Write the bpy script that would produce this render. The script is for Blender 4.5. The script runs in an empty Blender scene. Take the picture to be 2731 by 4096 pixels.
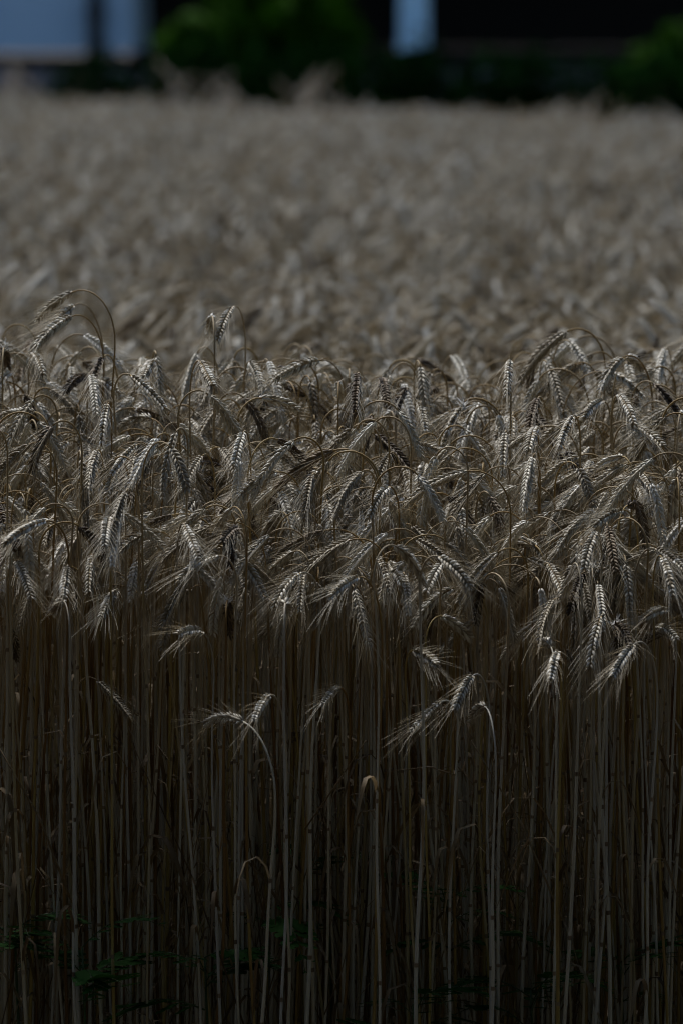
import bpy, math, random
import numpy as np
from mathutils import Matrix, Vector

R = math.radians
rng = random.Random(11)
nrg = np.random.default_rng(7)
scene = bpy.context.scene
C = scene.collection

# ------------------------------------------------------------------ camera
CAM_H = 1.55
PITCH = R(5.14)
F_PX = 200.0 / 24.0 * 2731.0          # focal length in photograph pixels
cam_d = bpy.data.cameras.new("camera")
cam_d.sensor_fit = 'VERTICAL'
cam_d.sensor_height = 36.0
cam_d.sensor_width = 24.0
cam_d.lens = 200.0
cam_d.clip_start = 0.1
cam_d.clip_end = 3000.0
cam_d.dof.use_dof = True
cam_d.dof.focus_distance = 7.36
cam_d.dof.aperture_fstop = 5.2
cam_d.dof.aperture_blades = 7
cam = bpy.data.objects.new("camera", cam_d)
cam.location = (0, 0, CAM_H)
cam.rotation_euler = (math.pi / 2 - PITCH, 0, 0)
C.objects.link(cam)
scene.camera = cam

# ------------------------------------------------------------------ light
SUN_EL, SUN_AZ = R(56), R(-25)         # azimuth from +Y (beyond the field), towards -X
world = bpy.data.worlds.new("World")
scene.world = world
world.use_nodes = True
wn = world.node_tree
sky = wn.nodes.new("ShaderNodeTexSky")
sky.sky_type = 'NISHITA'
sky.sun_disc = False
sky.sun_elevation = SUN_EL
sky.sun_rotation = SUN_AZ
sky.air_density = 1.0
sky.dust_density = 1.0
sky.ozone_density = 2.0
wn.links.new(sky.outputs[0], wn.nodes["Background"].inputs[0])
wn.nodes["Background"].inputs[1].default_value = 0.062
sun_d = bpy.data.lights.new("sun", 'SUN')
sun_d.energy = 1.65
sun_d.angle = R(10)
sun_d.color = (1.0, 0.985, 0.96)
sun = bpy.data.objects.new("sun", sun_d)
sv = Vector((math.sin(SUN_AZ) * math.cos(SUN_EL), math.cos(SUN_AZ) * math.cos(SUN_EL), math.sin(SUN_EL)))
sun.rotation_euler = sv.to_track_quat('Z', 'Y').to_euler()
C.objects.link(sun)
scene.view_settings.view_transform = 'Standard'
scene.view_settings.look = 'None'
scene.view_settings.gamma = 1.0
scene.view_settings.use_curve_mapping = False
scene.view_settings.exposure = 1.42
scene.cycles.filter_width = 1.0
scene.cycles.sample_clamp_direct = 6.0
scene.cycles.sample_clamp_indirect = 3.0
scene.cycles.max_bounces = 6
scene.cycles.diffuse_bounces = 2
scene.cycles.adaptive_threshold = 0.02
scene.cycles.glossy_bounces = 2
scene.cycles.transmission_bounces = 3

# ------------------------------------------------------------------ helpers
def at(x, y, Y):
    """the world point at distance Y into the scene seen at photograph pixel (x, y)"""
    cx, cy = (x - 1365.5) / F_PX, (2048 - y) / F_PX
    d = np.array([cx, math.cos(PITCH) + cy * math.sin(PITCH), -math.sin(PITCH) + cy * math.cos(PITCH)])
    return np.array([0, 0, CAM_H]) + d * (Y / d[1])

def seen(x, y, z):
    """the photograph pixel of a world point"""
    d = math.cos(PITCH) * y - math.sin(PITCH) * (z - CAM_H)
    u = math.sin(PITCH) * y + math.cos(PITCH) * (z - CAM_H)
    return 1365.5 + F_PX * x / d, 2048 - F_PX * u / d

def tag(o, label=None, cat=None, group=None, kind=None):
    for k, v in (("label", label), ("category", cat), ("group", group), ("kind", kind)):
        if v:
            o[k] = v
    return o

class MB:
    """collects polygons with material indices"""
    def __init__(s):
        s.v, s.f, s.m, s.n = [], [], [], 0
    def add(s, verts, faces, mat=0):
        verts = np.asarray(verts, float)
        s.v.append(verts)
        o = s.n
        s.f.extend([tuple(i + o for i in f) for f in faces])
        s.m.extend([mat] * len(faces))
        s.n += len(verts)
    def box(s, x0, x1, y0, y1, z0, z1, mat=0):
        v = [(x, y, z) for z in (z0, z1) for y in (y0, y1) for x in (x0, x1)]
        s.add(v, [(0, 2, 3, 1), (4, 5, 7, 6), (0, 1, 5, 4), (2, 6, 7, 3), (0, 4, 6, 2), (1, 3, 7, 5)], mat)
    def tube(s, pts, rad, sides=6, mat=0, cap=True):
        pts = np.asarray(pts, float)
        n = len(pts)
        rad = np.broadcast_to(np.asarray(rad, float), (n,))
        t = np.gradient(pts, axis=0)
        t /= np.linalg.norm(t, axis=1)[:, None] + 1e-12
        a = np.array([1.0, 0, 0]) if abs(t[0][0]) < 0.8 else np.array([0, 1.0, 0])
        u = a - t[0] * a.dot(t[0]); u /= np.linalg.norm(u)
        ang = np.arange(sides) * 2 * math.pi / sides
        V = []
        for i in range(n):
            u = u - t[i] * u.dot(t[i]); u /= np.linalg.norm(u) + 1e-12
            w = np.cross(t[i], u)
            V.append(pts[i] + rad[i] * (np.cos(ang)[:, None] * u + np.sin(ang)[:, None] * w))
        F = []
        for i in range(n - 1):
            for k in range(sides):
                k2 = (k + 1) % sides
                F.append((i * sides + k, i * sides + k2, (i + 1) * sides + k2, (i + 1) * sides + k))
        if cap:
            F.append(tuple(range(sides))[::-1])
            F.append(tuple(range((n - 1) * sides, n * sides)))
        s.add(np.concatenate(V), F, mat)
    def mesh(s, name, mats, smooth=True):
        me = bpy.data.meshes.new(name)
        v = np.concatenate(s.v) if s.v else np.zeros((0, 3))
        me.from_pydata(v.tolist(), [], s.f)
        for m in mats:
            me.materials.append(m)
        me.polygons.foreach_set("material_index", s.m)
        if smooth:
            me.polygons.foreach_set("use_smooth", [True] * len(me.polygons))
        me.update()
        return me

def link(name, data, parent=None, loc=None, rz=0.0):
    o = bpy.data.objects.new(name, data)
    C.objects.link(o)
    if parent is not None:
        o.parent = parent
    if loc is not None:
        o.location = loc
    if rz:
        o.rotation_euler = (0, 0, rz)
    return o

# ------------------------------------------------------------------ materials
def new_mat(name, rough=0.7, spec=0.3):
    m = bpy.data.materials.new(name)
    m.use_nodes = True
    b = m.node_tree.nodes["Principled BSDF"]
    b.inputs["Roughness"].default_value = rough
    b.inputs["Specular IOR Level"].default_value = spec
    return m, m.node_tree, b

def ramp(nt, stops):
    r = nt.nodes.new("ShaderNodeValToRGB")
    e = r.color_ramp.elements
    while len(e) < len(stops):
        e.new(0.5)
    for i, (p, c) in enumerate(stops):
        e[i].position = p
        e[i].color = (*c, 1)
    return r

def plant_mat(name, stops, rough=0.6, spec=0.3, noise=(40, 40, 12), amount=0.35, trans=0.0, bump=0.0):
    """per-plant colour from the object's random number, with fine streaks along it"""
    m, nt, b = new_mat(name, rough, spec)
    oi = nt.nodes.new("ShaderNodeObjectInfo")
    tc = nt.nodes.new("ShaderNodeTexCoord")
    mp = nt.nodes.new("ShaderNodeMapping")
    mp.inputs["Scale"].default_value = noise
    off = nt.nodes.new("ShaderNodeVectorMath"); off.operation = 'SCALE'
    off.inputs[0].default_value = (3.1, 5.7, 9.3)
    nt.links.new(oi.outputs["Random"], off.inputs["Scale"])
    nt.links.new(off.outputs[0], mp.inputs["Location"])
    nt.links.new(tc.outputs["Object"], mp.inputs["Vector"])
    no = nt.nodes.new("ShaderNodeTexNoise")
    no.inputs["Scale"].default_value = 1.0
    no.inputs["Detail"].default_value = 3.0
    nt.links.new(mp.outputs[0], no.inputs["Vector"])
    ma = nt.nodes.new("ShaderNodeMath"); ma.operation = 'MULTIPLY_ADD'
    nt.links.new(no.outputs["Fac"], ma.inputs[0])
    ma.inputs[1].default_value = amount * 2
    sb = nt.nodes.new("ShaderNodeMath"); sb.operation = 'SUBTRACT'
    nt.links.new(oi.outputs["Random"], sb.inputs[0])
    sb.inputs[1].default_value = amount
    nt.links.new(sb.outputs[0], ma.inputs[2])
    r = ramp(nt, stops)
    nt.links.new(ma.outputs[0], r.inputs[0])
    nt.links.new(r.outputs[0], b.inputs["Base Color"])
    if bump:
        bn = nt.nodes.new("ShaderNodeBump")
        bn.inputs["Strength"].default_value = bump
        bn.inputs["Distance"].default_value = 0.002
        nt.links.new(no.outputs["Fac"], bn.inputs["Height"])
        nt.links.new(bn.outputs[0], b.inputs["Normal"])
    if trans:
        tr = nt.nodes.new("ShaderNodeBsdfTranslucent")
        nt.links.new(r.outputs[0], tr.inputs["Color"])
        mx = nt.nodes.new("ShaderNodeMixShader")
        mx.inputs[0].default_value = trans
        nt.links.new(b.outputs[0], mx.inputs[1])
        nt.links.new(tr.outputs[0], mx.inputs[2])
        nt.links.new(mx.outputs[0], nt.nodes["Material Output"].inputs["Surface"])
    return m

M = {}
M["stem"] = plant_mat("straw", [(0.0, (0.10, 0.05, 0.016)), (0.14, (0.20, 0.115, 0.038)), (0.30, (0.30, 0.23, 0.075)), (0.46, (0.37, 0.325, 0.235)),
                                (0.75, (0.46, 0.44, 0.37)), (1.0, (0.36, 0.35, 0.32))], 0.6, 0.15, (160, 160, 7), 0.22)
def ochre_top(m):
    """the uppermost part of a straw keeps its yellow"""
    nt = m.node_tree
    b = nt.nodes["Principled BSDF"]
    src = b.inputs["Base Color"].links[0].from_socket
    tc = [n for n in nt.nodes if n.type == 'TEX_COORD'][0]
    sp = nt.nodes.new("ShaderNodeSeparateXYZ")
    nt.links.new(tc.outputs["Object"], sp.inputs[0])
    mr = nt.nodes.new("ShaderNodeMapRange")
    mr.inputs["From Min"].default_value = 0.66
    mr.inputs["From Max"].default_value = 0.92
    mr.inputs["To Max"].default_value = 0.8
    nt.links.new(sp.outputs["Z"], mr.inputs["Value"])
    mx = nt.nodes.new("ShaderNodeMix"); mx.data_type = 'RGBA'
    nt.links.new(mr.outputs[0], mx.inputs["Factor"])
    nt.links.new(src, mx.inputs["A"])
    mx.inputs["B"].default_value = (0.26, 0.175, 0.07, 1)
    nt.links.new(mx.outputs["Result"], b.inputs["Base Color"])
ochre_top(M["stem"])
M["knot"] = plant_mat("straw_knot", [(0.0, (0.09, 0.06, 0.035)), (1.0, (0.22, 0.16, 0.10))], 0.6, 0.3)
M["ear"] = plant_mat("rye_spikelet", [(0.0, (0.20, 0.16, 0.10)), (0.35, (0.37, 0.32, 0.235)), (0.7, (0.54, 0.50, 0.41)),
                                      (1.0, (0.68, 0.65, 0.58))], 0.55, 0.32, (260, 260, 120), 0.28)
M["dark_ear"] = plant_mat("sooty_shaded_spikelet", [(0.0, (0.045, 0.03, 0.018)), (0.6, (0.12, 0.085, 0.05)), (1.0, (0.2, 0.15, 0.095))],
                          0.65, 0.25, (260, 260, 120), 0.3)  # sooty ears; also puts shade into the colour of ears behind their straw
M["awn"] = plant_mat("rye_awn", [(0.0, (0.33, 0.25, 0.13)), (0.6, (0.45, 0.37, 0.24)), (1.0, (0.52, 0.46, 0.34))], 0.45, 0.4,
                     (60, 60, 60), 0.2, trans=0.25)
M["leaf"] = plant_mat("withered_leaf", [(0.0, (0.07, 0.045, 0.022)), (0.5, (0.17, 0.12, 0.06)), (1.0, (0.22, 0.17, 0.10))], 0.7, 0.2,
                      (60, 60, 14), 0.3, trans=0.25)
M["weed"] = plant_mat("weed_leaf", [(0.0, (0.010, 0.05, 0.006)), (1.0, (0.025, 0.09, 0.010))], 0.75, 0.1, (30, 30, 30), 0.3, trans=0.2)
M["weed_stem"] = plant_mat("weed_stem", [(0.0, (0.03, 0.06, 0.02)), (1.0, (0.06, 0.09, 0.03))], 0.6, 0.3)
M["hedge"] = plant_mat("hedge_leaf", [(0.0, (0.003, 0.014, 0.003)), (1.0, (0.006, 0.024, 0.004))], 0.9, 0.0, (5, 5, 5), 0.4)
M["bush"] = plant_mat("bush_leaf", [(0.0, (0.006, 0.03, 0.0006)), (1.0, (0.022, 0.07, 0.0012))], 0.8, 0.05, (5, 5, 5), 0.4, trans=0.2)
M["bark"] = plant_mat("bark", [(0.0, (0.05, 0.035, 0.025)), (1.0, (0.11, 0.085, 0.06))], 0.85, 0.1, (20, 20, 4), 0.4, bump=0.6)
M["tree"] = plant_mat("tree_leaf", [(0.0, (0.02, 0.05, 0.012)), (1.0, (0.05, 0.10, 0.02))], 0.6, 0.25, (3, 3, 3), 0.4)
M["plume"] = plant_mat("dry_grass_plume", [(0.0, (0.30, 0.25, 0.19)), (1.0, (0.45, 0.39, 0.32))], 0.7, 0.2, (30, 30, 10), 0.3)

def surface_mat(name, c1, c2, scale, rough=0.85, bump=0.4, dist=0.01, detail=6, stretch=None):
    m, nt, b = new_mat(name, rough, 0.2)
    tc = nt.nodes.new("ShaderNodeTexCoord")
    mp = nt.nodes.new("ShaderNodeMapping")
    if stretch:
        mp.inputs["Scale"].default_value = stretch
    no = nt.nodes.new("ShaderNodeTexNoise")
    no.inputs["Scale"].default_value = scale
    no.inputs["Detail"].default_value = detail
    nt.links.new(tc.outputs["Object"], mp.inputs["Vector"])
    nt.links.new(mp.outputs[0], no.inputs["Vector"])
    r = ramp(nt, [(0.3, c1), (0.7, c2)])
    nt.links.new(no.outputs["Fac"], r.inputs[0])
    nt.links.new(r.outputs[0], b.inputs["Base Color"])
    bn = nt.nodes.new("ShaderNodeBump")
    bn.inputs["Strength"].default_value = bump
    bn.inputs["Distance"].default_value = dist
    nt.links.new(no.outputs["Fac"], bn.inputs["Height"])
    nt.links.new(bn.outputs[0], b.inputs["Normal"])
    return m

M["soil"] = surface_mat("soil", (0.035, 0.025, 0.018), (0.08, 0.06, 0.04), 9.0, 0.95, 0.8, 0.03)
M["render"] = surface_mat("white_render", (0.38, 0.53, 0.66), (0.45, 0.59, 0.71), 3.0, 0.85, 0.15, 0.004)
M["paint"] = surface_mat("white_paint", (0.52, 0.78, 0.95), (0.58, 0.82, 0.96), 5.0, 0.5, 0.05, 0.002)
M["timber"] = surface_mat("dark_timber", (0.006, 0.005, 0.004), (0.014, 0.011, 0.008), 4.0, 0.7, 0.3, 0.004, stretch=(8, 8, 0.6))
M["stone"] = surface_mat("plinth_stone", (0.13, 0.115, 0.12), (0.30, 0.26, 0.26), 6.0, 0.9, 0.5, 0.01)
M["mortar"] = surface_mat("mortar", (0.03, 0.03, 0.03), (0.06, 0.055, 0.05), 12.0)
M["tile"] = surface_mat("roof_tile", (0.10, 0.05, 0.035), (0.18, 0.085, 0.06), 7.0)
M["metal"] = surface_mat("dark_metal", (0.03, 0.032, 0.035), (0.05, 0.052, 0.055), 15.0, 0.5, 0.05, 0.001)

# ------------------------------------------------------------------ ground
g = MB()
nx, ny = 60, 60
gx = np.concatenate([-np.geomspace(900, 2, 30), np.geomspace(2, 900, 30)])
gy = np.concatenate([-np.geomspace(300, 2, 15), np.linspace(0, 40, 25), np.geomspace(45, 1500, 20)])
V = [(x, y, 0.02 * math.sin(x * 1.7) * math.sin(y * 2.3) - 0.02) for y in gy for x in gx]
F = [(j * 60 + i, j * 60 + i + 1, (j + 1) * 60 + i + 1, (j + 1) * 60 + i) for j in range(59) for i in range(59)]
g.add(V, F)
ground = link("ground", g.mesh("ground", [M["soil"]]))
tag(ground, "dark bare soil under the rye field", None, None, "structure")

# ------------------------------------------------------------------ white house with a deep veranda, beyond the field
HY = 40.0
FL = 1.19                               # floor height on the plinth
house = tag(link("house", None, None, (0, HY, 0)), "white rendered house with dark deep veranda beyond the rye field", "house")
w = MB()
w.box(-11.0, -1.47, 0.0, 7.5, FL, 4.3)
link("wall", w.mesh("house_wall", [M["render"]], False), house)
w = MB()
w.box(-1.467, 12.0, 3.6, 7.5, FL + 0.003, 4.297)
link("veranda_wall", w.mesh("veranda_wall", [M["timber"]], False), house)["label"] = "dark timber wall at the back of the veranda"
w = MB()
w.box(-1.468, 12.0, 0.0, 3.598, FL - 0.10, FL)
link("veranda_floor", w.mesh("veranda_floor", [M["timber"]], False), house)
w = MB()
w.box(-1.468, 12.3, -0.45, 3.598, 3.55, 3.75)
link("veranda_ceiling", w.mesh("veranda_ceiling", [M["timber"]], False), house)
w = MB()
w.box(-11.03, 12.02, 0.035, 7.52, -0.3, FL - 0.103)
plinth = link("plinth", w.mesh("plinth", [M["mortar"]], False), house)
stone_meshes = []
for k in range(6):
    s = MB()
    a, bb, h = 0.16 + 0.05 * rng.random(), 0.05, 0.085
    ring = []
    nseg = 8
    for lay, (d, sc) in enumerate(((0.0, 1.0), (-0.045, 0.95), (-0.07, 0.72))):
        for q in range(nseg):
            an = q * 2 * math.pi / nseg
            rx = a * sc * math.copysign(abs(math.cos(an)) ** 0.6, math.cos(an)) * (1 + 0.08 * rng.uniform(-1, 1))
            rz_ = h * sc * math.copysign(abs(math.sin(an)) ** 0.6, math.sin(an)) * (1 + 0.1 * rng.uniform(-1, 1))
            ring.append((rx, d, rz_))
    fs = [(l * nseg + q, l * nseg + (q + 1) % nseg, (l + 1) * nseg + (q + 1) % nseg, (l + 1) * nseg + q) for l in range(2) for q in range(nseg)]
    fs.append(tuple(range(2 * nseg, 3 * nseg)))
    s.add(ring, fs)
    stone_meshes.append(s.mesh("stone", [M["stone"]], False))
for row in range(5):
    z = FL - 0.10 - 0.095 - row * 0.19
    x = -4.2 + rng.random() * 0.3
    while x < 3.4:
        o = link("stone", stone_meshes[rng.randrange(6)], plinth, (x, 0.04, z + rng.uniform(-0.006, 0.006)))
        o.scale = (rng.uniform(0.85, 1.05), rng.uniform(0.7, 1.2), rng.uniform(0.9, 1.02))
        x += 0.39
# a drain pipe, columns, roof
d = MB()
d.tube([(-1.715, -0.065, 0.35), (-1.715, -0.065, 4.15)], 0.055, 12)
for z in (1.45, 2.9):
    d.box(-1.785, -1.645, -0.135, 0.01, z, z + 0.04)
link("downpipe", d.mesh("downpipe", [M["metal"]]), house)["label"] = "dark drain pipe on the white wall"
cm = MB()
pr = [(0.0, 0.114), (0.05, 0.114), (0.055, 0.110), (0.08, 0.110), (0.11, 0.106), (1.2, 0.104), (2.15, 0.096), (2.2, 0.11), (2.26, 0.12), (2.32, 0.14), (2.40, 0.14)]
cm.tube([(0, 0, z) for z, r in pr], [r for z, r in pr], 24)
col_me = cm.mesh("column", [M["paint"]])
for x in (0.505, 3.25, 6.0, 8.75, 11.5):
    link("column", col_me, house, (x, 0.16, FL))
rf = MB()
rf.add([(-11.6, -0.7, 4.05), (12.6, -0.7, 4.05), (12.6, 3.9, 6.9), (-11.6, 3.9, 6.9), (12.6, 8.2, 4.05), (-11.6, 8.2, 4.05),
        (-11.6, -0.7, 4.25), (12.6, -0.7, 4.25), (12.6, 3.9, 7.1), (-11.6, 3.9, 7.1), (12.6, 8.2, 4.25), (-11.6, 8.2, 4.25)],
       [(0, 3, 2, 1), (3, 5, 4, 2), (6, 7, 8, 9), (9, 8, 10, 11), (0, 1, 7, 6), (5, 11, 10, 4), (0, 6, 9, 3), (3, 9, 11, 5), (1, 2, 8, 7), (2, 4, 10, 8)])
link("roof", rf.mesh("roof", [M["tile"]], False), house)

# ------------------------------------------------------------------ leafy things
def leaf_cloud(mb, blobs, n, size, mat=0, seed=1, shell=0.55):
    """n leaf faces spread through ellipsoid lobes, thicker towards their outside"""
    r = np.random.default_rng(seed)
    vol = np.array([b[3] * b[4] * b[5] for b in blobs]); vol = vol / vol.sum()
    for bi, (cx, cy, cz, rx, ry, rz) in enumerate(blobs):
        k = int(n * vol[bi])
        d = r.normal(size=(k, 3)); d /= np.linalg.norm(d, axis=1)[:, None]
        rad = r.uniform(shell, 1.0, k) ** 0.5
        rad *= 1 + 0.25 * np.sin(d[:, 0] * 6 + bi) * np.sin(d[:, 2] * 5 + bi * 2) + 0.15 * np.sin(d[:, 1] * 9 + d[:, 0] * 5)
        p = d * rad[:, None] * np.array([rx, ry, rz]) + np.array([cx, cy, cz])
        a = r.normal(size=(k, 3)) + d * 0.3; a /= np.linalg.norm(a, axis=1)[:, None]
        nrm = d + r.normal(size=(k, 3)) * 0.6 + np.array([0, 0, 0.5])
        bvec = np.cross(nrm, a); bvec /= np.linalg.norm(bvec, axis=1)[:, None] + 1e-9
        s = size * r.uniform(0.6, 1.3, k)[:, None]
        q = np.stack([p - a * s, p + bvec * s * 0.45, p + a * s, p - bvec * s * 0.45], 1).reshape(-1, 3)
        keep = q.reshape(-1, 4, 3)[:, :, 2].min(axis=1) > 0.02
        q = q.reshape(-1, 4, 3)[keep].reshape(-1, 3)
        mb.add(q, [(4 * i, 4 * i + 1, 4 * i + 2, 4 * i + 3) for i in range(len(q) // 4)], mat)

def shrub(name, loc, blobs, n, size, mat, label, cat, seed, stems=5):
    root = tag(link(name, None, None, loc), label, cat)
    f = MB(); leaf_cloud(f, blobs, n, size, 0, seed)
    link("foliage", f.mesh("foliage", [mat], False), root)
    t = MB()
    rr = random.Random(seed)
    for k in range(stems):
        b = blobs[k % len(blobs)]
        p0 = np.array([b[0] * 0.6 + rr.uniform(-.1, .1), b[1] * 0.6, 0.0])
        p1 = np.array([b[0], b[1], b[2] + b[5] * 0.5])
        mid = (p0 + p1) / 2 + np.array([rr.uniform(-.08, .08), rr.uniform(-.08, .08), 0])
        t.tube([p0, mid, p1], [0.03, 0.02, 0.008], 6)
    link("stem", t.mesh("shrub_stem", [M["bark"]]), root)
    return root

# clipped hedge in front of the veranda, in separate bushes grown together
hx = [-1.45, -0.75, 0.0, 0.75, 1.5, 2.3, 3.1]
htop = [1.17, 1.27, 1.26, 1.25, 1.20, 1.19, 1.22]
hl = ["hedge bush against the house corner, below the drain pipe", "hedge bush below the bright green shrub",
      "hedge bush between the green shrub and the white column", "hedge bush standing below the white column",
      "hedge bush just past the white column, under black veranda shade", "hedge bush beside the green shrub at the right edge",
      "hedge bush at the right end, half out of the picture"]
for k, x in enumerate(hx):
    t = htop[k]
    bl = [(rng.uniform(-.1, .1), 0, t * 0.45, 0.46, 0.42, t * 0.5), (-0.2, 0.05, t * 0.7, 0.3, 0.32, t * 0.3), (0.2, -0.05, t * 0.68, 0.3, 0.32, t * 0.3),
          (-0.33, -0.1, t * 0.8, 0.22, 0.25, t * 0.2), (0.33, -0.1, t * 0.78, 0.22, 0.25, t * 0.2)]
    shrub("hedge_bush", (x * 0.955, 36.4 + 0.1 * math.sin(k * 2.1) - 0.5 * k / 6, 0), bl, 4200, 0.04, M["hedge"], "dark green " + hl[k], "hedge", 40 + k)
shrub("garden_shrub", (-0.53, 37.1, 0),
      [(-0.36, 0, 1.22, 0.30, 0.35, 0.22), (-0.05, 0.15, 1.35, 0.34, 0.4, 0.30), (0.30, 0.05, 1.42, 0.30, 0.4, 0.34), (0.05, 0.3, 1.75, 0.40, 0.3, 0.35), (0.48, 0.1, 1.30, 0.18, 0.3, 0.25), (-0.5, 0.2, 1.1, 0.2, 0.3, 0.2)],
      7000, 0.06, M["bush"], "bright green leafy shrub behind the hedge, beside the white column", "shrub", 71)
shrub("garden_shrub", (2.25, 36.9, 0),
      [(0.0, 0, 1.1, 0.34, 0.4, 0.25), (0.35, 0, 1.25, 0.42, 0.4, 0.32), (-0.25, 0, 1.02, 0.3, 0.4, 0.2)],
      4500, 0.05, M["bush"], "green leafy shrub before the black veranda, at the right edge", "shrub", 72)

# trees added out of view, behind and beside the camera, to darken the stand
tc_ = MB()
tblobs = [(0, 0, 5.6, 3.2, 2.6, 3.4), (-1.6, 0.3, 3.6, 2.0, 1.9, 2.1), (1.7, -0.2, 3.8, 2.0, 1.9, 2.3), (0.2, 0.3, 8.4, 2.2, 2.0, 2.6), (0, -0.3, 2.2, 2.4, 1.6, 1.8), (0, -0.6, 0.7, 2.5, 1.2, 1.0),
          (0.3, 2.4, 8.0, 2.8, 2.4, 2.0), (-0.5, 1.4, 9.6, 2.6, 2.2, 1.8), (0.2, 4.4, 9.8, 2.7, 2.2, 1.6)]  # overhanging lobes, added to cut off more of the sky
leaf_cloud(tc_, tblobs, 15500, 0.20, 0, 301, 0.1)
tree_crown = tc_.mesh("crown", [M["tree"]], False)
tt_ = MB()
tt_.tube([(0, 0, -0.1), (0.05, 0, 1.5), (-0.05, 0.05, 3.5), (0.1, 0, 6.5), (0.1, 0, 9.5)], [0.32, 0.24, 0.19, 0.11, 0.03], 10)
for (bx, by, bz) in ((-1.6, 0.3, 4.0), (1.7, -0.2, 4.4), (0.9, 1.2, 6.0), (-0.9, -1.2, 6.6)):
    tt_.tube([(0, 0, bz - 1.8), (bx * 0.5, by * 0.5, bz - 0.8), (bx, by, bz)], [0.11, 0.07, 0.02], 6)
tree_trunk = tt_.mesh("trunk", [M["bark"]])
TREES = ((-22.0, 1.5), (-17.5, 0.2), (-13.5, -2.2), (-9.0, -3.4), (-4.6, -3.6), (0.2, -3.3), (4.7, -3.5), (9.2, -3.3), (13.6, -2.0), (17.6, 0.3), (22.0, 1.6), (-9.8, 3.6), (9.8, 3.8))
for k, (x, ty) in enumerate(TREES):
    root = tag(link("added_shade_tree", None, None, (x, ty, 0)),
               ("added unseen shade tree behind the photographer, %s in the row" % ("first second third fourth fifth sixth seventh eighth ninth tenth eleventh".split()[k])
                if k < 11 else "added unseen shade tree beside the field, out to the %s of the photographer" % ("left" if x < 0 else "right")), "tree", "unseen trees added for shade")
    root.scale = (1, 1, 1.1 + 0.08 * math.sin(k * 2.7))
    link("crown", tree_crown, root); link("trunk", tree_trunk, root)

# pale dry grass tufts at the far edge of the field
def tuft(loc, h, n, label, seed):
    root = tag(link("dry_grass_tuft", None, None, loc), label, "grass tuft", "dry grass tufts at the far edge of the field")
    rr = random.Random(seed)
    st, pl = MB(), MB()
    for k in range(n):
        a, l = rr.uniform(0, 6.28), rr.uniform(0.03, 0.22)
        hh = h * rr.uniform(0.8, 1.0)
        top = np.array([math.cos(a) * l, math.sin(a) * l, hh])
        p0 = np.array([math.cos(a) * .04, math.sin(a) * .04, 0])
        st.tube([p0, (p0 + top) / 2 + [0, 0, 0.05], top], [0.003, 0.0025, 0.0015], 5)
        for q in range(14):
            z = top - np.array([math.cos(a) * 0.02, math.sin(a) * 0.02, 0.018]) * q * 0.7
            b = rr.uniform(0, 6.28)
            e = z + np.array([math.cos(b) * 0.03, math.sin(b) * 0.03, 0.02]) * (0.3 + q / 14)
            pl.tube([z, e], [0.004, 0.006], 4)
    link("stalk", st.mesh("tuft_stalk", [M["stem"]]), root)
    tag(link("plume", pl.mesh("tuft_plume", [M["plume"]]), root), kind="stuff")
for k, (px, py, Y, n, lab) in enumerate((
        (1245, 270, 35.0, 9, "tallest pale dry grass tuft before the dark hedge, near the middle"),
        (1330, 345, 34.6, 7, "low pale dry grass tuft just beside the tallest tuft"),
        (900, 245, 35.6, 6, "faint dry grass tuft before the hedge, below the green shrub"),
        (700, 235, 36.0, 6, "faint dry grass tuft before the hedge, at the green shrub's near corner"),
        (330, 255, 36.4, 8, "dry grass tuft below the drain pipe on the white wall"),
        (60, 250, 36.6, 8, "dry grass tuft before the stone plinth, at the left edge"),
        (2350, 350, 31.8, 5, "small dry grass tuft before the hedge, below the right shrub"))):
    p = at(px, py, Y)
    tuft((p[0], p[1], 0), p[2], n, lab, 90 + k)

# ------------------------------------------------------------------ rye
# one spikelet: two plump florets side by side; local z along the ear, +x away from its axis
def floret(mb, base, direc, side, L, W, D, mat=0):
    z = np.array(direc, float); z /= np.linalg.norm(z)
    x = np.array(side, float); x -= z * x.dot(z); x /= np.linalg.norm(x)
    y = np.cross(z, x)
    prof = [(0.0, 0.45), (0.28, 1.0), (0.6, 0.85), (0.88, 0.35)]
    V, F = [], []
    ns = 5
    for (t, r) in prof:
        for q in range(ns):
            a = q * 2 * math.pi / ns
            V.append(np.array(base) + z * t * L + x * math.cos(a) * D * r + y * math.sin(a) * W * r)
    V.append(np.array(base) + z * L)
    for l in range(3):
        for q in range(ns):
            F.append((l * ns + q, l * ns + (q + 1) % ns, (l + 1) * ns + (q + 1) % ns, (l + 1) * ns + q))
    for q in range(ns):
        F.append((3 * ns + q, 3 * ns + (q + 1) % ns, 4 * ns))
    mb.add(V, F, mat)
    return np.array(base) + z * L, z

def spikelet_geo():
    mb = MB()
    tips = []
    for sgn in (-1, 1):
        tip, dz = floret(mb, (0.0012, sgn * 0.0012, 0), (0.44, sgn * 0.30, 1.0), (1, sgn * 0.6, 0), 0.0112, 0.0022, 0.0020)
        tips.append((tip, dz))
    return mb, tips
SP, SP_TIPS = spikelet_geo()
SP_V = np.concatenate(SP.v)
SP_F = SP.f
spike_me = SP.mesh("spikelet", [M["ear"]])
spike_dark_me = SP.mesh("sooty_shaded_spikelet", [M["dark_ear"]])
kn = MB()
kn.tube([(0, 0, -0.006), (0, 0, -0.003), (0, 0, 0.0), (0, 0, 0.003), (0, 0, 0.005)], [0.9, 1.18, 1.12, 1.22, 0.95], 8)
kn.v[0][:, :2] *= 1.0
knot_me = kn.mesh("knot", [M["knot"]])

def smooth(t):
    t = min(max(t, 0), 1)
    return t * t * (3 - 2 * t)

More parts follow.
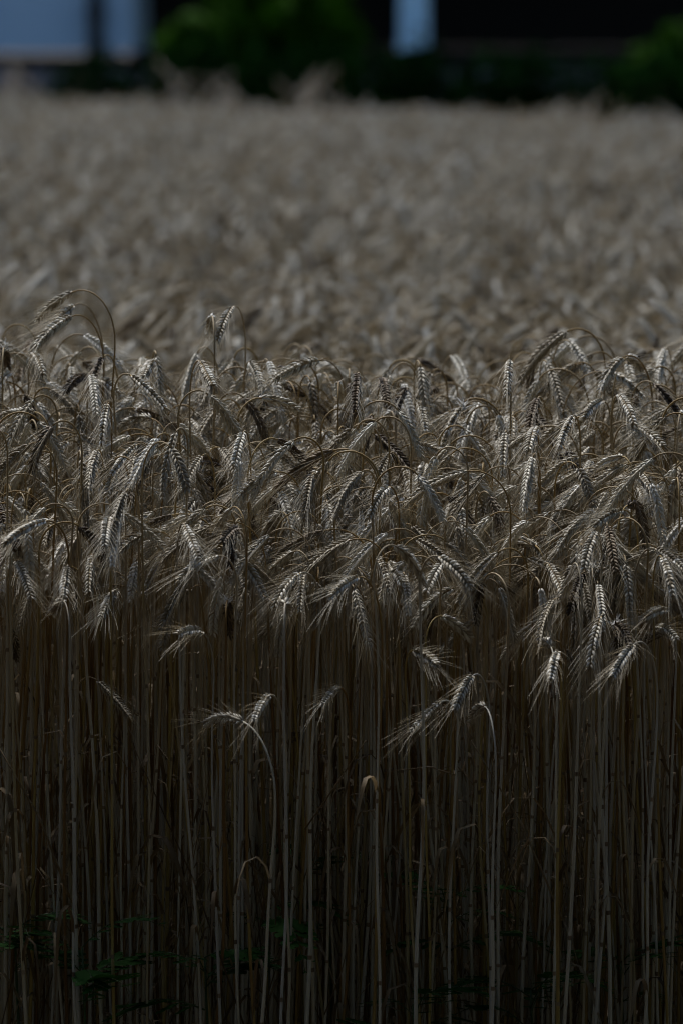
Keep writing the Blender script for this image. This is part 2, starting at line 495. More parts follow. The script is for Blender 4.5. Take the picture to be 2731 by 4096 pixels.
def neck_and_ear(th0, th1, th2, Ln, Le, phi, n_neck=14, n_ear=14, sway=0.0):
    """polyline of the bending neck and the ear, starting at the origin; angles from the vertical"""
    u = np.array([math.cos(phi), math.sin(phi), 0]); up = np.array([0, 0, 1.0])
    v = np.array([-math.sin(phi), math.cos(phi), 0])
    p = np.zeros(3); neck = [p.copy()]
    for i in range(n_neck):
        t = (i + 0.5) / n_neck
        th = th0 + (th1 - th0) * (t ** 1.5)
        p = p + (u * math.sin(th) + up * math.cos(th) + v * sway * t) * Ln / n_neck
        neck.append(p.copy())
    ear = [p.copy()]
    for i in range(n_ear):
        t = (i + 0.5) / n_ear
        th = th1 + (th2 - th1) * t
        p = p + (u * math.sin(th) + up * math.cos(th) + v * sway) * Le / n_ear
        ear.append(p.copy())
    return np.array(neck), np.array(ear)

def along(pts, s):
    seg = np.linalg.norm(np.diff(pts, axis=0), axis=1)
    cum = np.concatenate([[0], np.cumsum(seg)])
    s = min(max(s, 0), cum[-1] - 1e-6)
    i = int(np.searchsorted(cum, s, side='right') - 1)
    t = (s - cum[i]) / seg[i]
    return pts[i] * (1 - t) + pts[i + 1] * t, (pts[i + 1] - pts[i]) / seg[i]

def ear_layout(pts, rr, twist=None, gap=0.0031, plump=1.0, fray=0.0):
    """matrices of the spikelets along the ear and the polylines of the awns"""
    L = float(np.linalg.norm(np.diff(pts, axis=0), axis=1).sum())
    n = max(8, int(L / gap))
    tw = rr.uniform(0, math.pi) if twist is None else twist
    mats, awns = [], []
    for i in range(n):
        s = L * (i + 0.3) / n
        p, t = along(pts, s)
        ref = np.array([0, 0, 1.0]) if abs(t[2]) < 0.9 else np.array([0, 1.0, 0])
        a = np.cross(t, ref); a /= np.linalg.norm(a)
        b = np.cross(t, a)
        an = tw + (math.pi if i % 2 else 0) + rr.uniform(-.12, .12)
        x = a * math.cos(an) + b * math.sin(an)
        y = np.cross(t, x)
        f = i / (n - 1)
        sc = plump * (0.72 + 0.5 * math.sin(math.pi * min(1, 0.12 + f * 0.80)) ** 0.8) * 0.86 * rr.uniform(0.92, 1.08)
        open_ = rr.uniform(-0.10, 0.14) + fray * rr.random()
        z2 = t * math.cos(open_) + x * math.sin(open_)
        x2 = x * math.cos(open_) - t * math.sin(open_)
        m = np.eye(4)
        m[:3, 0], m[:3, 1], m[:3, 2], m[:3, 3] = x2 * sc, y * sc, z2 * sc, p
        mats.append(m)
        for tip, dz in SP_TIPS:
            if rr.random() < 0.06:
                continue
            q = m[:3, :3] @ tip + p
            dd = m[:3, :3] @ dz; dd /= np.linalg.norm(dd)
            dd = dd * 0.8 + t * 0.5 + np.array([rr.uniform(-.17, .17) for _ in range(3)])
            dd /= np.linalg.norm(dd)
            ln = rr.uniform(0.030, 0.060) * (0.8 + 0.35 * f)
            e1 = q + dd * ln * 0.5
            dd2 = dd + t * 0.12 + np.array([rr.uniform(-.06, .06), rr.uniform(-.06, .06), -0.05])
            dd2 /= np.linalg.norm(dd2)
            awns.append((q, e1, e1 + dd2 * ln * 0.5))
    return mats, awns

def add_awns(mb, awns, mat=0):
    for a in awns:
        mb.tube(a, [0.00023, 0.00019, 0.00007], 3, mat, cap=False)

def add_spikelets(mb, mats, mat=0):
    for m in mats:
        mb.add(SP_V @ m[:3, :3].T + m[:3, 3], SP_F, mat)

def stem_path(p0, p1, d1, rr, n=16):
    """from the ground point p0 up to the neck start p1, arriving along d1, with a little waver"""
    L = np.linalg.norm(p1 - p0)
    t = np.linspace(0, 1, n)
    d0 = (p1 - p0) / L
    h00, h10, h01, h11 = 2 * t**3 - 3 * t**2 + 1, t**3 - 2 * t**2 + t, -2 * t**3 + 3 * t**2, t**3 - t**2
    P = h00[:, None] * p0 + h10[:, None] * d0 * L + h01[:, None] * p1 + h11[:, None] * d1 * L
    ph, am = rr.uniform(0, 6.28), rr.uniform(0.001, 0.005)
    env = np.sin(math.pi * t)
    P[:, 0] += am * env * np.sin(t * 9 + ph)
    P[:, 1] += am * env * np.cos(t * 7 + ph)
    return P

def stem_radius(path, r0, r1):
    z = np.concatenate([[0], np.cumsum(np.linalg.norm(np.diff(path, axis=0), axis=1))])
    t = z / z[-1]
    return r0 + (r1 - r0) * t ** 1.3

def leaf_blade(mb, p, az, L, W, rr, mat=0):
    """a withered blade hanging from the straw: rises a little, folds and drops, curling"""
    n = 8
    d = np.array([math.cos(az), math.sin(az), 0]); s = np.array([-math.sin(az), math.cos(az), 0])
    th = rr.uniform(0.05, 0.35)
    fold = rr.uniform(2.6, 3.05)
    q = np.array(p, float); V, F = [], []
    tw = rr.uniform(-1.5, 1.5)
    for i in range(n + 1):
        t = i / n
        a = th + (fold - th) * smooth(t * 2.2)
        wv = s * math.cos(tw * t) + (d * math.cos(a) - np.array([0, 0, 1]) * math.sin(a)) * math.sin(tw * t)
        wd = W * (0.55 + 0.6 * math.sin(math.pi * min(1, t * 0.8 + 0.15))) * (1 - t ** 3) + 0.0003
        V += [q - wv * wd, q + np.cross(wv, d) * wd * 0.25, q + wv * wd]
        q = q + (d * math.sin(a) + np.array([0, 0, 1.0]) * math.cos(a)) * L / n
    for i in range(n):
        for k in range(2):
            F.append((i * 3 + k, i * 3 + k + 1, (i + 1) * 3 + k + 1, (i + 1) * 3 + k))
    mb.add(V, F, mat)

# -- front of the stand: height of the ears over the distance from the camera
EDGE = 7.15
def ear_height(Y, x=0):
    f = smooth((Y - EDGE - 0.10) / 0.62)
    h = 0.85 + 0.13 * f
    h -= 0.065 * smooth((Y - 7.95) / 1.2)
    return h + 0.012 * math.sin(x * 3.1 + Y * 1.3) + 0.010 * math.sin(x * 1.3 - Y * 0.6)

# -- the ears picked out of the photograph: neck pixel, tip pixel, flags
A = (0, 1100, 0.8712); B = (1366, 1300, 0.8706); Cc = (0, 2400, 0.8712); D = (1366, 2400, 0.8706)
EARS = [(A, e) for e in (
    (335, 78, 165, 215, 't'), (330, 190, 180, 312, 't'), (340, 140, 235, 240, 't'), (975, 190, 955, 300, 't'), (1070, 148, 1005, 290, 't'),
    (20, 335, 20, 440, 'df'), (45, 455, 0, 510, ''), (150, 360, 215, 440, ''), (475, 378, 420, 530, 'dw'), (440, 480, 550, 525, ''),
    (410, 470, 315, 515, 'd'), (600, 460, 765, 600, ''), (705, 395, 670, 450, 'w'), (920, 400, 985, 490, 'w'), (1150, 400, 1205, 500, ''),
    (1465, 390, 1260, 470, ''), (1320, 490, 1240, 560, ''), (1160, 535, 980, 655, ''), (1270, 620, 1150, 745, 'w'), (1190, 565, 1380, 640, ''),
    (495, 595, 475, 770, ''), (700, 660, 540, 715, ''), (45, 690, -20, 730, ''), (80, 690, 180, 770, ''), (165, 630, 0, 660, ''),
    (240, 725, 90, 960, ''), (310, 765, 215, 920, ''), (535, 745, 520, 850, ''), (685, 735, 640, 900, ''), (630, 780, 520, 900, ''),
    (750, 745, 755, 870, 'df'), (530, 810, 380, 1010, 'n'), (395, 770, 410, 850, ''), (870, 665, 960, 780, ''), (1010, 870, 900, 835, 'd'),
    (785, 830, 815, 960, ''), (1180, 810, 1110, 930, ''), (1060, 740, 1120, 850, ''), (1270, 905, 1095, 1010, ''), (1390, 760, 1220, 850, ''),
    (1480, 725, 1300, 980, ''), (1480, 720, 1568, 790, ''), (1460, 900, 1350, 1010, ''), (1450, 810, 1480, 960, ''), (1555, 495, 1560, 590, ''),
    (1515, 965, 1480, 1100, ''), (1505, 1050, 1530, 1240, ''), (910, 1020, 835, 1120, ''), (680, 1060, 510, 1150, ''), (740, 1180, 560, 1250, ''),
    (375, 1080, 370, 1290, ''), (420, 1080, 425, 1220, ''), (215, 1130, 40, 1210, ''), (10, 1035, 70, 1160, 'd'), (60, 1220, 75, 1310, 'd'),
    (500, 1115, 490, 1220, ''), (850, 1150, 920, 1280, ''), (1100, 1170, 1030, 1200, 'd'), (1145, 1100, 1155, 1250, 'df'), (1290, 1090, 1200, 1250, ''),
    (1060, 1075, 980, 1240, ''), (1000, 1290, 830, 1390, ''), (1350, 1270, 1190, 1450, 'n'), (1380, 1370, 1260, 1510, 'n'), (310, 1340, 305, 1450, ''),
    (420, 1290, 420, 1440, ''), (540, 1450, 480, 1540, ''), (295, 1500, 230, 1590, ''), (1310, 1510, 1320, 1590, 'n'), (1360, 1070, 1410, 1190, ''))]
EARS += [(B, e) for e in (
    (75, 225, 60, 370, 'd'), (180, 250, 205, 340, 'd'), (295, 290, 240, 400, 'd'), (55, 400, 45, 490, 'd'), (130, 420, 100, 550, 'd'),
    (225, 400, 175, 550, ''), (555, 375, 450, 570, 'wnp'), (345, 155, 525, 290, 'db'), (770, 165, 750, 310, ''), (975, 175, 905, 310, 'b'),
    (1190, 215, 1380, 320, 't'), (1290, 150, 1180, 290, 't'), (1310, 150, 1410, 260, 't'), (1270, 325, 1330, 440, ''), (1200, 350, 1100, 410, ''),
    (1430, 270, 1560, 440, 'd'), (1060, 420, 990, 540, ''), (1070, 425, 1110, 520, ''), (780, 415, 710, 490, ''), (785, 420, 780, 600, ''),
    (890, 480, 850, 560, ''), (830, 510, 820, 720, ''), (850, 400, 970, 530, 'd'), (350, 350, 380, 470, ''), (310, 550, 475, 585, ''),
    (490, 590, 680, 780, ''), (1130, 565, 1020, 660, ''), (1310, 460, 1460, 540, ''), (1290, 605, 1180, 690, ''), (1110, 665, 870, 850, 'n'),
    (960, 860, 690, 1120, 'n'), (1100, 730, 940, 1050, 'n'), (230, 590, 180, 700, ''), (285, 645, 320, 780, ''), (380, 640, 350, 740, ''),
    (130, 745, 60, 780, ''), (215, 745, 120, 870, ''), (205, 850, 280, 970, ''), (280, 790, 200, 840, ''), (510, 800, 450, 1000, ''),
    (540, 830, 560, 990, ''), (435, 760, 470, 850, ''), (245, 1015, 380, 1220, 'n'), (165, 1070, 220, 1220, ''), (220, 1090, 270, 1160, ''),
    (445, 1065, 590, 1190, 'n'), (75, 1160, -50, 1220, 'wn'), (890, 1015, 790, 1030, ''), (950, 1100, 1010, 1220, ''), (1060, 1105, 1020, 1300, ''),
    (1150, 1115, 1160, 1190, 'p'), (1280, 1130, 1250, 1190, ''), (1440, 1030, 1568, 1110, 'n'), (1470, 1070, 1510, 1230, ''), (1165, 955, 1100, 1100, ''),
    (1290, 850, 1150, 900, ''), (1310, 830, 1410, 900, 'd'), (1375, 900, 1380, 1020, ''), (1535, 710, 1530, 900, ''), (1360, 740, 1400, 850, ''),
    (1330, 690, 1410, 750, ''), (510, 1210, 330, 1380, ''), (460, 1340, 590, 1460, ''), (1190, 1340, 1130, 1560, ''), (1255, 1375, 1310, 1440, 'dp'),
    (1340, 1470, 1230, 1590, 'wn'), (990, 1505, 950, 1600, 'n'), (330, 1495, 430, 1530, ''), (1490, 1310, 1380, 1310, ''), (1430, 1400, 1520, 1420, ''),
    (960, 1480, 920, 1510, ''))]
EARS += [(Cc, e) for e in ((1120, 560, 930, 600, 'wn'), (1240, 440, 1170, 520, 'wn'), (1560, 405, 1480, 450, ''), (1045, 10, 1050, 190, 'df'), (930, 150, 830, 130, ''))]
EARS += [(D, e) for e in ((600, 350, 510, 480, 'wn'), (455, 470, 310, 590, 'n'), (655, 490, 600, 600, 'wn'))]

GROUP = "rye plants at the front edge of the field"
def zone(y):
    for lim, s in ((1330, "rising clear above the crest"), (1560, "on the crest of the stand"), (1720, "just below the crest"),
                   (1900, "among the upper ears"), (2080, "among the middle ears"), (2280, "among the lower ears"),
                   (2500, "at the ears' lower fringe"), (9999, "low among bare straws")):
        if y < lim:
            return s
used_labels = set()
ONES = "zero one two three four five six seven eight nine ten eleven twelve thirteen fourteen fifteen sixteen seventeen eighteen nineteen".split()
TENS = "x x twenty thirty forty fifty sixty seventy eighty ninety".split()
def spell(n):
    return ONES[n] if n < 20 else TENS[n // 10] + ("-" + ONES[n % 10] if n % 10 else "")
def plant_label(x, y, dx, dz, flags):
    if 'f' in flags:
        nod = "behind its straw"
    elif abs(dx) < 0.35 * abs(dz):
        nod = "hanging straight down"
    elif abs(dz) < 0.45 * abs(dx):
        nod = "pointing level " + ("left" if dx < 0 else "right")
    else:
        nod = "drooping " + ("left" if dx < 0 else "right")
    col = "dark" if 'd' in flags else "pale"
    pc = round(100 * x / 2731)
    for k in range(30):
        for sg in (1, -1):
            pos = "at the left edge" if pc + sg * k < 2 else "at the right edge" if pc + sg * k > 98 else spell(pc + sg * k) + " percent across"
            t = "%s rye ear %s %s, %s" % (col, nod, zone(y), pos)
            if t not in used_labels:
                used_labels.add(t)
                return t

leaf_bank = []
for k in range(8):
    l = MB(); leaf_blade(l, (0, 0, 0), 0.0, rng.uniform(0.10, 0.22), rng.uniform(0.0012, 0.0028), rng)
    leaf_bank.append(l.mesh("leaf", [M["leaf"]]))

M["fray"] = plant_mat("frayed_sheath", [(0.0, (0.55, 0.53, 0.48)), (1.0, (0.72, 0.70, 0.66))], 0.7, 0.2)
def fray_tuft(rr):
    m = MB()
    for q in range(26):
        d = np.array([rr.gauss(0, .6), rr.gauss(0, .6), rr.uniform(0.1, 1.1)]); d /= np.linalg.norm(d)
        ln = rr.uniform(0.006, 0.02)
        b = np.array([rr.uniform(-.002, .002), rr.uniform(-.002, .002), rr.uniform(-.006, .002)])
        m.tube([b, b + d * ln * .6, b + d * ln + np.array([0, 0, -.002])], [0.0009, 0.0006, 0.0001], 3, 0, cap=False)
    return m.mesh("frayed_sheath", [M["fray"]])

def build_plant(E0, chord, Ln, lean_back, rr, dark, label, foot_shift=None, droop=R(16), fray=False):
    """a rye plant whose ear begins at E0 and whose ear runs along chord"""
    Le = float(np.linalg.norm(chord))
    phi = math.atan2(chord[1], chord[0])
    thm = math.acos(max(-1, min(1, chord[2] / Le)))
    th1, th2 = max(R(15), thm - droop), min(R(178), thm + droop)
    neck, ear = neck_and_ear(-lean_back, th1, th2, Ln, Le * 1.01, phi)
    P1 = E0 - neck[-1]
    u = np.array([math.cos(phi), math.sin(phi), 0])
    d1 = np.array([0, 0, 1.0]) * math.cos(lean_back) - u * math.sin(lean_back)
    foot = np.array([P1[0], P1[1], 0.0]) + u * math.tan(lean_back) * P1[2] * 0.35 + np.array([rr.uniform(-.035, .035), rr.uniform(-.03, .03), 0])
    if foot_shift is not None:
        foot[:2] += foot_shift
    root = tag(link("rye_plant", None, None, tuple(foot)), label, "rye", GROUP)
    path = stem_path(foot, P1, d1, rr)
    full = np.concatenate([path[:-1], neck + P1]) - foot
    r0, r1 = rr.uniform(0.0018, 0.0032), rr.uniform(0.0009, 0.0012)
    rad = np.concatenate([stem_radius(path, r0, r1 * 1.25)[:-1], np.linspace(r1 * 1.25, r1, len(neck))])
    sm = MB(); sm.tube(full, rad, 7)
    stem = link("stem", sm.mesh("stem", [M["stem"]]), root)
    Ls = float(np.linalg.norm(np.diff(full, axis=0), axis=1).sum())
    for fr in (rr.uniform(0.16, 0.24), rr.uniform(0.36, 0.46), rr.uniform(0.58, 0.68)):
        p, t = along(full, Ls * fr)
        r = float(np.interp(p[2], full[:16, 2], rad[:16]))
        k = link("knot", knot_me, stem, tuple(p))
        k.scale = (r, r, 0.55)
        k.rotation_euler = Vector(t).to_track_quat('Z', 'Y').to_euler()
    ee = ear + P1 - foot
    em = MB(); em.tube(ee, np.linspace(0.0012, 0.0008, len(ee)), 5)
    ear_o = link("ear", em.mesh("rachis", [M["dark_ear"] if dark else M["stem"]]), root)
    mats, awns = ear_layout(ee, rr, plump=rr.uniform(0.88, 1.08), fray=0.0)
    for m in mats:
        s = bpy.data.objects.new("spikelet", spike_dark_me if dark else spike_me)
        C.objects.link(s)
        s.parent = ear_o
        s.matrix_local = Matrix(m.tolist())
    am = MB(); add_awns(am, awns)
    tag(link("awns", am.mesh("awns", [M["awn"]]), ear_o), kind="stuff")
    for k in range(rr.choice((0, 0, 1, 1, 2))):
        p, t = along(full, Ls * rr.uniform(0.3, 0.68))
        lo = link("leaf", rr.choice(leaf_bank), root, tuple(p), rr.uniform(0, 6.28))
    if fray:
        tag(link("frayed_sheath", fray_tuft(rr), root, tuple(E0 - foot)), kind="stuff")["label"] = "white frayed tuft at the bend of the straw"
    return root

for i, ((ox, oy, s), (x0, y0, x1, y1, fl)) in enumerate(EARS):
    rr = random.Random(500 + i)
    X0, Y0, X1, Y1 = ox + x0 * s, oy + y0 * s, ox + x1 * s, oy + y1 * s
    depth = EDGE + 0.02 + 0.58 * smooth((2480 - Y0) / 950) + rr.uniform(-.05, .05)
    if rr.random() < 0.3 and not 'f' in fl: depth -= rr.uniform(0.1, 0.35)
    depth = max(depth, EDGE - 0.03)
    if 'n' in fl: depth -= 0.10
    if 't' in fl: depth = 7.72 + rr.uniform(-.06, .06)
    if 'b' in fl: depth = 8.35
    E0 = at(X0, Y0, depth)
    px = depth / F_PX
    dx, dz = (X1 - X0) * px, -(Y1 - Y0) * px
    proj = math.hypot(dx, dz)
    Le = max(rr.uniform(0.070, 0.088), proj * 1.04)
    dy = math.sqrt(max(0, Le * Le - proj * proj)) * (1 if 'f' in fl else -1 if rr.random() < 0.75 else 1)
    chord = np.array([dx, dy, dz])
    Ln = rr.uniform(0.055, 0.10) * (1.9 if ('w' in fl or 't' in fl) else 1.0)
    build_plant(E0, chord, Ln, R(rr.uniform(2, 7)), rr, 'd' in fl, plant_label(X0, Y0, dx, dz, fl), droop=R(rr.uniform(6, 22)), fray='f' in fl or 'p' in fl)
print("picked ears", len(EARS))

# -- plant kinds for the crowd: each one mesh of straw, knots, blade, ear and awns (for the mass) or parts (for single plants)
KINDS = []
for k in range(26):
    rr = random.Random(900 + k)
    Le, Ln = rr.uniform(0.066, 0.100), rr.uniform(0.05, 0.12)
    thm = R(rr.choice((150, 142, 135, 160, 125, 150, 158, 166)) + rr.uniform(-10, 10))
    dr = R(rr.uniform(6, 20))
    lean = R(rr.uniform(0, 6))
    neck, ear = neck_and_ear(-lean, thm - dr, min(R(178), thm + dr), Ln, Le, 0.0, 12, 10, sway=rr.uniform(-.12, .12))
    apex = max(neck[:, 2].max(), ear[:, 2].max())
    H = 1.0 - apex
    P1 = np.array([-H * math.tan(lean) * 0.6, 0, H])
    path = stem_path(np.zeros(3), P1, np.array([-math.sin(lean), 0, math.cos(lean)]), rr, 14)
    full = np.concatenate([path[:-1], neck + P1])
    r0, r1 = rr.uniform(0.0016, 0.0031), rr.uniform(0.0009, 0.0012)
    rad = np.concatenate([stem_radius(path, r0, r1 * 1.25)[:-1], np.linspace(r1 * 1.25, r1, len(neck))])
    Ls = float(np.linalg.norm(np.diff(full, axis=0), axis=1).sum())
    knots = []
    for fr in (rr.uniform(0.14, 0.26), rr.uniform(0.34, 0.48), rr.uniform(0.56, 0.70)):
        p, t = along(full, Ls * fr)
        knots.append((p, t, float(np.interp(p[2], full[:14, 2], rad[:14]))))
    leaves = []
    for q in range(rr.choice((1, 1, 2, 2, 3))):
        p, t = along(full, Ls * rr.uniform(0.12, 0.62))
        leaves.append(MB())
        leaf_blade(leaves[-1], p, rr.uniform(0, 6.28), rr.uniform(0.10, 0.24), rr.uniform(0.0012, 0.003), rr)
    tiller = MB()
    if rr.random() < 0.45:
        az, ln, hh = rr.uniform(0, 6.28), rr.uniform(0.05, 0.16), rr.uniform(0.35, 0.72)
        a0 = np.array([rr.uniform(-.02, .02), rr.uniform(-.02, .02), 0])
        a1 = a0 + np.array([math.cos(az) * ln, math.sin(az) * ln, hh])
        kink = (a0 + a1) / 2 + np.array([rr.uniform(-.02, .02), rr.uniform(-.02, .02), 0])
        tiller.tube([a0, kink, a1, a1 + np.array([math.cos(az) * .05, math.sin(az) * .05, -0.03])], [0.0011, 0.0009, 0.0007, 0.0003], 5)
    mats, awns = ear_layout(ear + P1, rr, plump=rr.uniform(0.88, 1.08))
    KINDS.append(dict(full=full, rad=rad, knots=knots, leaves=leaves, tiller=tiller, mats=mats, awns=awns, dark=(k % 9 == 4)))

def kind_parts(K):
    st = MB(); st.tube(K["full"], K["rad"], 6)
    for p, t, r in K["knots"]:
        st.tube([p - t * .003, p - t * .001, p + t * .001, p + t * .0025], [r * .97, r * 1.16, r * 1.16, r * .97], 6, 1)
    ea = MB(); add_spikelets(ea, K["mats"])
    aw = MB(); add_awns(aw, K["awns"])
    return st, ea, aw

kind_meshes = []
N_K = len(KINDS)
crowd = bpy.data.collections.new("rye_kinds")      # sources of the mass; not linked to the scene itself
for k, K in enumerate(KINDS):
    st, ea, aw = kind_parts(K)
    em = M["dark_ear"] if K["dark"] else M["ear"]
    kind_meshes.append((st.mesh("stem", [M["stem"], M["knot"]]), ea.mesh("ear", [em]), aw.mesh("awns", [M["awn"]]),
                        [l.mesh("leaf", [M["leaf"]]) for l in K["leaves"]]))
    for far in (0, 1):
        if far:
            aw = MB()
            for q in K["awns"][::2]: aw.tube(q, [0.00045, 0.00035, 0.0001], 3, 0, cap=False)
        j = MB()
        for src, off in ((st, 0), (ea, 2), (aw, 3), (K["tiller"], 4), *((l, 4) for l in K["leaves"])):
            if src.n:
                j.v.append(np.concatenate(src.v)); j.f.extend([tuple(i + j.n for i in f) for f in src.f])
                j.m.extend([m + off for m in src.m]); j.n += src.n
        o = bpy.data.objects.new("rye_kind_%02d" % (k + far * N_K), j.mesh("rye_kind", [M["stem"], M["knot"], em, M["awn"], M["leaf"]]))
        crowd.objects.link(o)

# -- single plants filling the front edge
def nod_angle(rr):
    r = rr.random()
    if r < 0.36: return math.pi + rr.gauss(0, 0.5)
    if r < 0.58: return rr.gauss(0, 0.5)
    if r < 0.86: return -math.pi / 2 + rr.gauss(0, 0.5)
    return rr.uniform(-math.pi, math.pi)
N_FILL = 300 - len(EARS)
for i in range(N_FILL):
    rr = random.Random(3000 + i)
    Y = EDGE + 0.03 + 0.42 * (i / N_FILL)
    x = (((i * 0.618034) % 1.0) - 0.5) * 2 * (0.06 * Y + 0.03)
    k = rr.randrange(len(KINDS))
    h = ear_height(Y, x) + rr.gauss(0, 0.045)
    if rr.random() < 0.18: h = max(h, 0.92 + rr.uniform(0, 0.10))
    low = rr.random() < 0.03
    if low: h -= rr.uniform(0.08, 0.2)
    az = nod_angle(rr)
    K = KINDS[k]
    e0, e1 = K["mats"][0][:3, 3], K["mats"][-1][:3, 3]
    ex, ez = x + e0[0] * math.cos(az) - e0[1] * math.sin(az), e0[2] * h
    sx, sy = seen(ex, Y, ez)
    root = tag(link("rye_plant", None, None, (x, Y, 0), az),
               plant_label(sx, sy, (e1[0] - e0[0]) * math.cos(az), (e1[2] - e0[2]) * h, 'd' if K["dark"] else ''), "rye", GROUP)
    root.scale = (1, 1, h)
    sme, eme, ame, lme = kind_meshes[k]
    link("stem", sme, root)
    e = tag(link("ear", eme, root), kind="stuff")
    tag(link("awns", ame, e), kind="stuff")
    for l in lme: link("leaf", l, root)

# -- the rest of the field as one mass
pts, rots, scls, idxs = [], [], [], []
def far_end(x):
    return 33.6 - 1.8 * x
def scatter(y0, y1, dens, side):
    y = y0
    while y < y1:
        st = 1 / math.sqrt(dens)
        half = 0.06 * y + side
        for x in np.arange(-half, half, st):
            xx, yy = x + rng.uniform(-.5, .5) * st * 1.6, y + rng.uniform(-.5, .5) * st * 1.6
            if yy < EDGE + 0.08 or yy > far_end(xx):
                continue
            h = ear_height(yy, xx) * (1 + rng.gauss(0, 0.045 if yy < 8.3 else 0.032))
            if yy < 7.5 and rng.random() < 0.16: h -= rng.uniform(0.03, 0.12)
            pts.append((xx, yy, 0)); rots.append((rng.gauss(0, 0.045), rng.gauss(0, 0.045), nod_angle(rng)))
            scls.append((1, 1, h)); idxs.append(rng.randrange(N_K) + (N_K if yy > 9.5 else 0))
        y += st
scatter(EDGE + 0.08, 8.6, 720, 2.6)
scatter(8.6, 12.0, 260, 2.6)
scatter(12.0, 38.5, 150, 2.4)
me = bpy.data.meshes.new("rye_points")
me.from_pydata(pts, [], [])
a = me.attributes.new("rot", 'FLOAT_VECTOR', 'POINT'); a.data.foreach_set("vector", np.array(rots, np.float32).ravel())
a = me.attributes.new("scl", 'FLOAT_VECTOR', 'POINT'); a.data.foreach_set("vector", np.array(scls, np.float32).ravel())
a = me.attributes.new("kind", 'INT', 'POINT'); a.data.foreach_set("value", np.array(idxs, np.int32))
crop = link("rye_crop", me)
tag(crop, "dense mass of ripe grey brown rye reaching back to the hedge", "rye field", None, "stuff")
gn = bpy.data.node_groups.new("rye_crop", 'GeometryNodeTree')
gn.interface.new_socket("Geometry", in_out='INPUT', socket_type='NodeSocketGeometry')
gn.interface.new_socket("Geometry", in_out='OUTPUT', socket_type='NodeSocketGeometry')
gi, go = gn.nodes.new("NodeGroupInput"), gn.nodes.new("NodeGroupOutput")
ip = gn.nodes.new("GeometryNodeInstanceOnPoints")
ci = gn.nodes.new("GeometryNodeCollectionInfo")
ci.inputs["Collection"].default_value = crowd
ci.inputs["Separate Children"].default_value = True
ci.inputs["Reset Children"].default_value = True
def attr(name, typ):
    n = gn.nodes.new("GeometryNodeInputNamedAttribute")
    n.data_type = typ
    n.inputs["Name"].default_value = name
    return [o for o in n.outputs if o.enabled and o.name == "Attribute"][0]
L = gn.links.new
L(gi.outputs[0], ip.inputs["Points"])
L(ci.outputs[0], ip.inputs["Instance"])
ip.inputs["Pick Instance"].default_value = True
L(attr("kind", 'INT'), ip.inputs["Instance Index"])
L(attr("scl", 'FLOAT_VECTOR'), ip.inputs["Scale"])
er = gn.nodes.new("FunctionNodeEulerToRotation")
L(attr("rot", 'FLOAT_VECTOR'), er.inputs[0])
L(er.outputs[0], ip.inputs["Rotation"])
L(ip.outputs[0], go.inputs[0])
md = crop.modifiers.new("rye_crop", 'NODES')
md.node_group = gn
print("mass plants", len(pts))

# ------------------------------------------------------------------ broken straws leaning across the stand
STRAWS = [((0, 1690 * 2731 / 1568), (165, 2050 * 2731 / 1568), 7.12, "broken straw slanting down from the left edge across the bare straws")]
def straw(p, q, r, label):
    mid = (p + q) / 2 + np.array([0.006, -0.004, 0.008])
    m = MB()
    root = tag(link("broken_straw", None, None, tuple(q)), label, "straw", "broken straws leaning in the stand")
    m.tube(np.array([q, (q + mid) / 2, mid, (p + mid) / 2, p]) - q, np.linspace(r, r * 0.6, 5), 7)
    s = link("stem", m.mesh("broken_straw", [M["leaf"]]), root)
    k = link("knot", knot_me, s, tuple((mid - q)))
    k.scale = (r * .9, r * .9, 1); k.rotation_euler = Vector(p - q).to_track_quat('Z', 'Y').to_euler()
k17 = 2731 / 1568
for (x0, y0, x1, y1, Y, r, lab) in (
        (0, 1720, 160, 2060, 7.13, 0.0017, "thin broken straw slanting down from the left edge into the dark"),
        (310, 1720, 560, 2352, 7.16, 0.0012, "thin dark straw slanting down right, left of the lowest drooping ear"),
        (1080, 1700, 1290, 2110, 7.12, 0.0014, "dark broken straw slanting down right, below the low ears"),
        (700, 1905, 840, 1700, 7.15, 0.0011, "short broken straw crossing the bare straws at mid picture"),
        (905, 1770, 1045, 1780, 7.13, 0.0009, "thin broken straw lying almost level among the bare straws"),
        (745, 2330, 800, 2165, 7.10, 0.0010, "short pale broken straw at the bottom edge, near the middle")):
    p, q = at(x0 * k17, y0 * k17, Y), at(x1 * k17, y1 * k17, Y - 0.02)
    if p[2] < q[2]: p, q = q, p
    straw(p, q, r, lab)

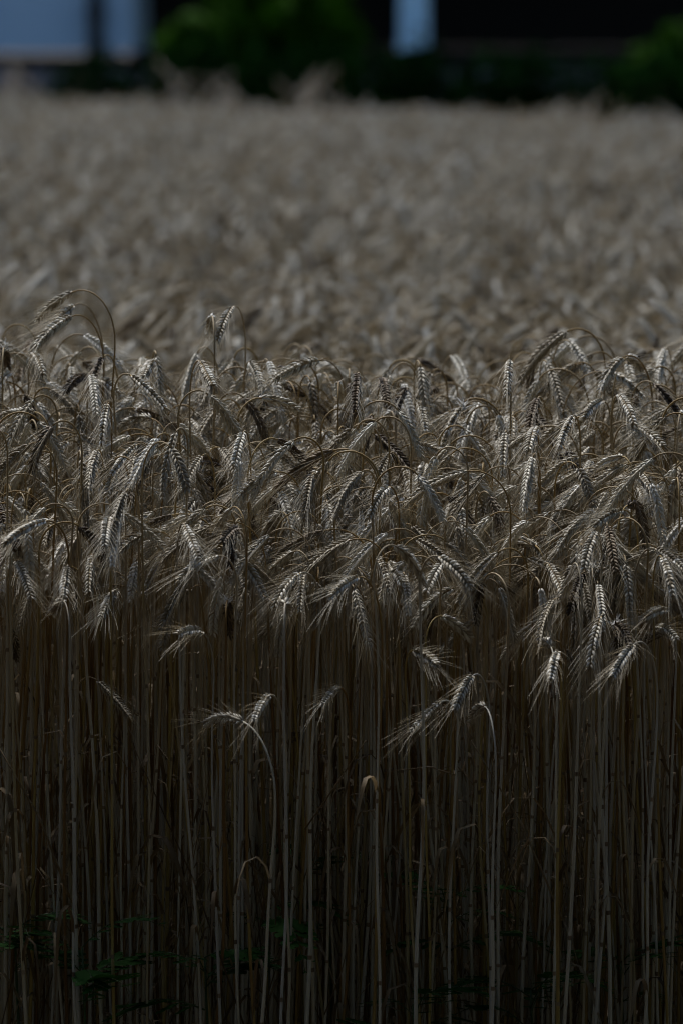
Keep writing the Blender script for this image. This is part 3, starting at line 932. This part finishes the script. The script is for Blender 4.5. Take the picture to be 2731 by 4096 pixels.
# ------------------------------------------------------------------ green weeds at the foot of the stand
def lobed_leaf(L, W, seed):
    """a feathery cut leaf: a midrib with toothed side lobes, arching"""
    rr = random.Random(seed)
    mb = MB()
    def pt(t): return np.array([t * L, 0, 0.28 * L * math.sin(t * 2.2) - 0.32 * L * t * t])
    n = 9
    mid = [pt(i / n) for i in range(n + 1)]
    mb.tube(mid, np.linspace(0.0012, 0.0004, n + 1), 4, 1)
    for i in range(1, n + 1):
        t = i / n
        c = pt(t)
        ln = W * math.sin(math.pi * min(0.98, 0.12 + 0.8 * t)) * (1.0 if t < 0.95 else 0.6)
        for sg in (-1, 1):
            ang = R(48 - 14 * t)
            d = np.array([math.cos(ang), sg * math.sin(ang), -0.15 + rr.uniform(-.1, .15)])
            e = np.array([-d[1], d[0], 0]) * 0.16 * sg
            pts = [c - np.array([0.006 * L / 0.15, 0, 0])]
            for q, (u, wv) in enumerate(((0.25, .9), (0.33, 1.5), (0.45, 1.0), (0.55, 1.5), (0.7, 0.8), (0.78, 1.1), (1.0, 0.0))):
                pts.append(c + d * ln * u - e * ln * wv)
            pts2 = [c + d * ln * u + e * ln * wv for (u, wv) in ((0.78, 1.0), (0.7, .7), (0.55, 1.3), (0.45, 0.9), (0.33, 1.3), (0.2, .8))]
            allp = pts + pts2
            cen = c + d * ln * 0.45
            V = allp + [cen]
            mb.add(V, [(k, (k + 1) % len(allp), len(allp)) for k in range(len(allp))], 0)
    return mb.mesh("leaf", [M["weed"], M["weed_stem"]])
weed_leaf = [lobed_leaf(rng.uniform(0.12, 0.18), rng.uniform(0.04, 0.055), 60 + k) for k in range(5)]
for k, (px, py, Y, n, lab) in enumerate((
        (330, 3790, 7.02, 7, "largest green cut-leaved weed at the bottom left, below the straws"),
        (820, 3830, 7.06, 6, "green weed beside the largest weed, towards the middle"),
        (1070, 3640, 7.20, 4, "small green weed between straws, above the bottom edge near the middle"),
        (1790, 3600, 7.16, 6, "green weed with jagged leaves standing highest, right of the middle"),
        (1650, 4020, 7.02, 5, "green weed cut by the bottom edge, right of the middle"),
        (2120, 3960, 7.08, 5, "dim green weed at the bottom, towards the right"),
        (1310, 3460, 7.30, 3, "faint green sprig deep among straws at the middle"),
        (60, 3720, 7.10, 4, "dim green weed at the left edge, above the largest weed"),
        (2480, 3850, 7.14, 4, "faint green weed near the bottom right corner"))):
    rr = random.Random(700 + k)
    p = at(px, py, Y + 0.13)
    root = tag(link("green_weed", None, None, (p[0], p[1], 0)), lab, "weed", "green weeds at the foot of the rye")
    H = p[2]
    st = MB(); st.tube([(0, 0, 0), (0.006, 0.004, H * 0.5), (0, 0, H)], [0.0028, 0.0022, 0.0012], 6)
    link("stem", st.mesh("weed_stem", [M["weed_stem"]]), root)
    for q in range(n):
        z = H - q * 0.012 * rr.uniform(0.6, 1.6)
        lo = link("leaf", weed_leaf[rr.randrange(5)], root, (0, 0, z), q * 2.4 + rr.uniform(-.5, .5))
        lo.rotation_euler[1] = R(rr.uniform(-25, 10))
        sc = rr.uniform(0.7, 1.05) * (0.7 + 0.3 * min(1, (q + 1) / 3))
        lo.scale = (sc, sc, sc)
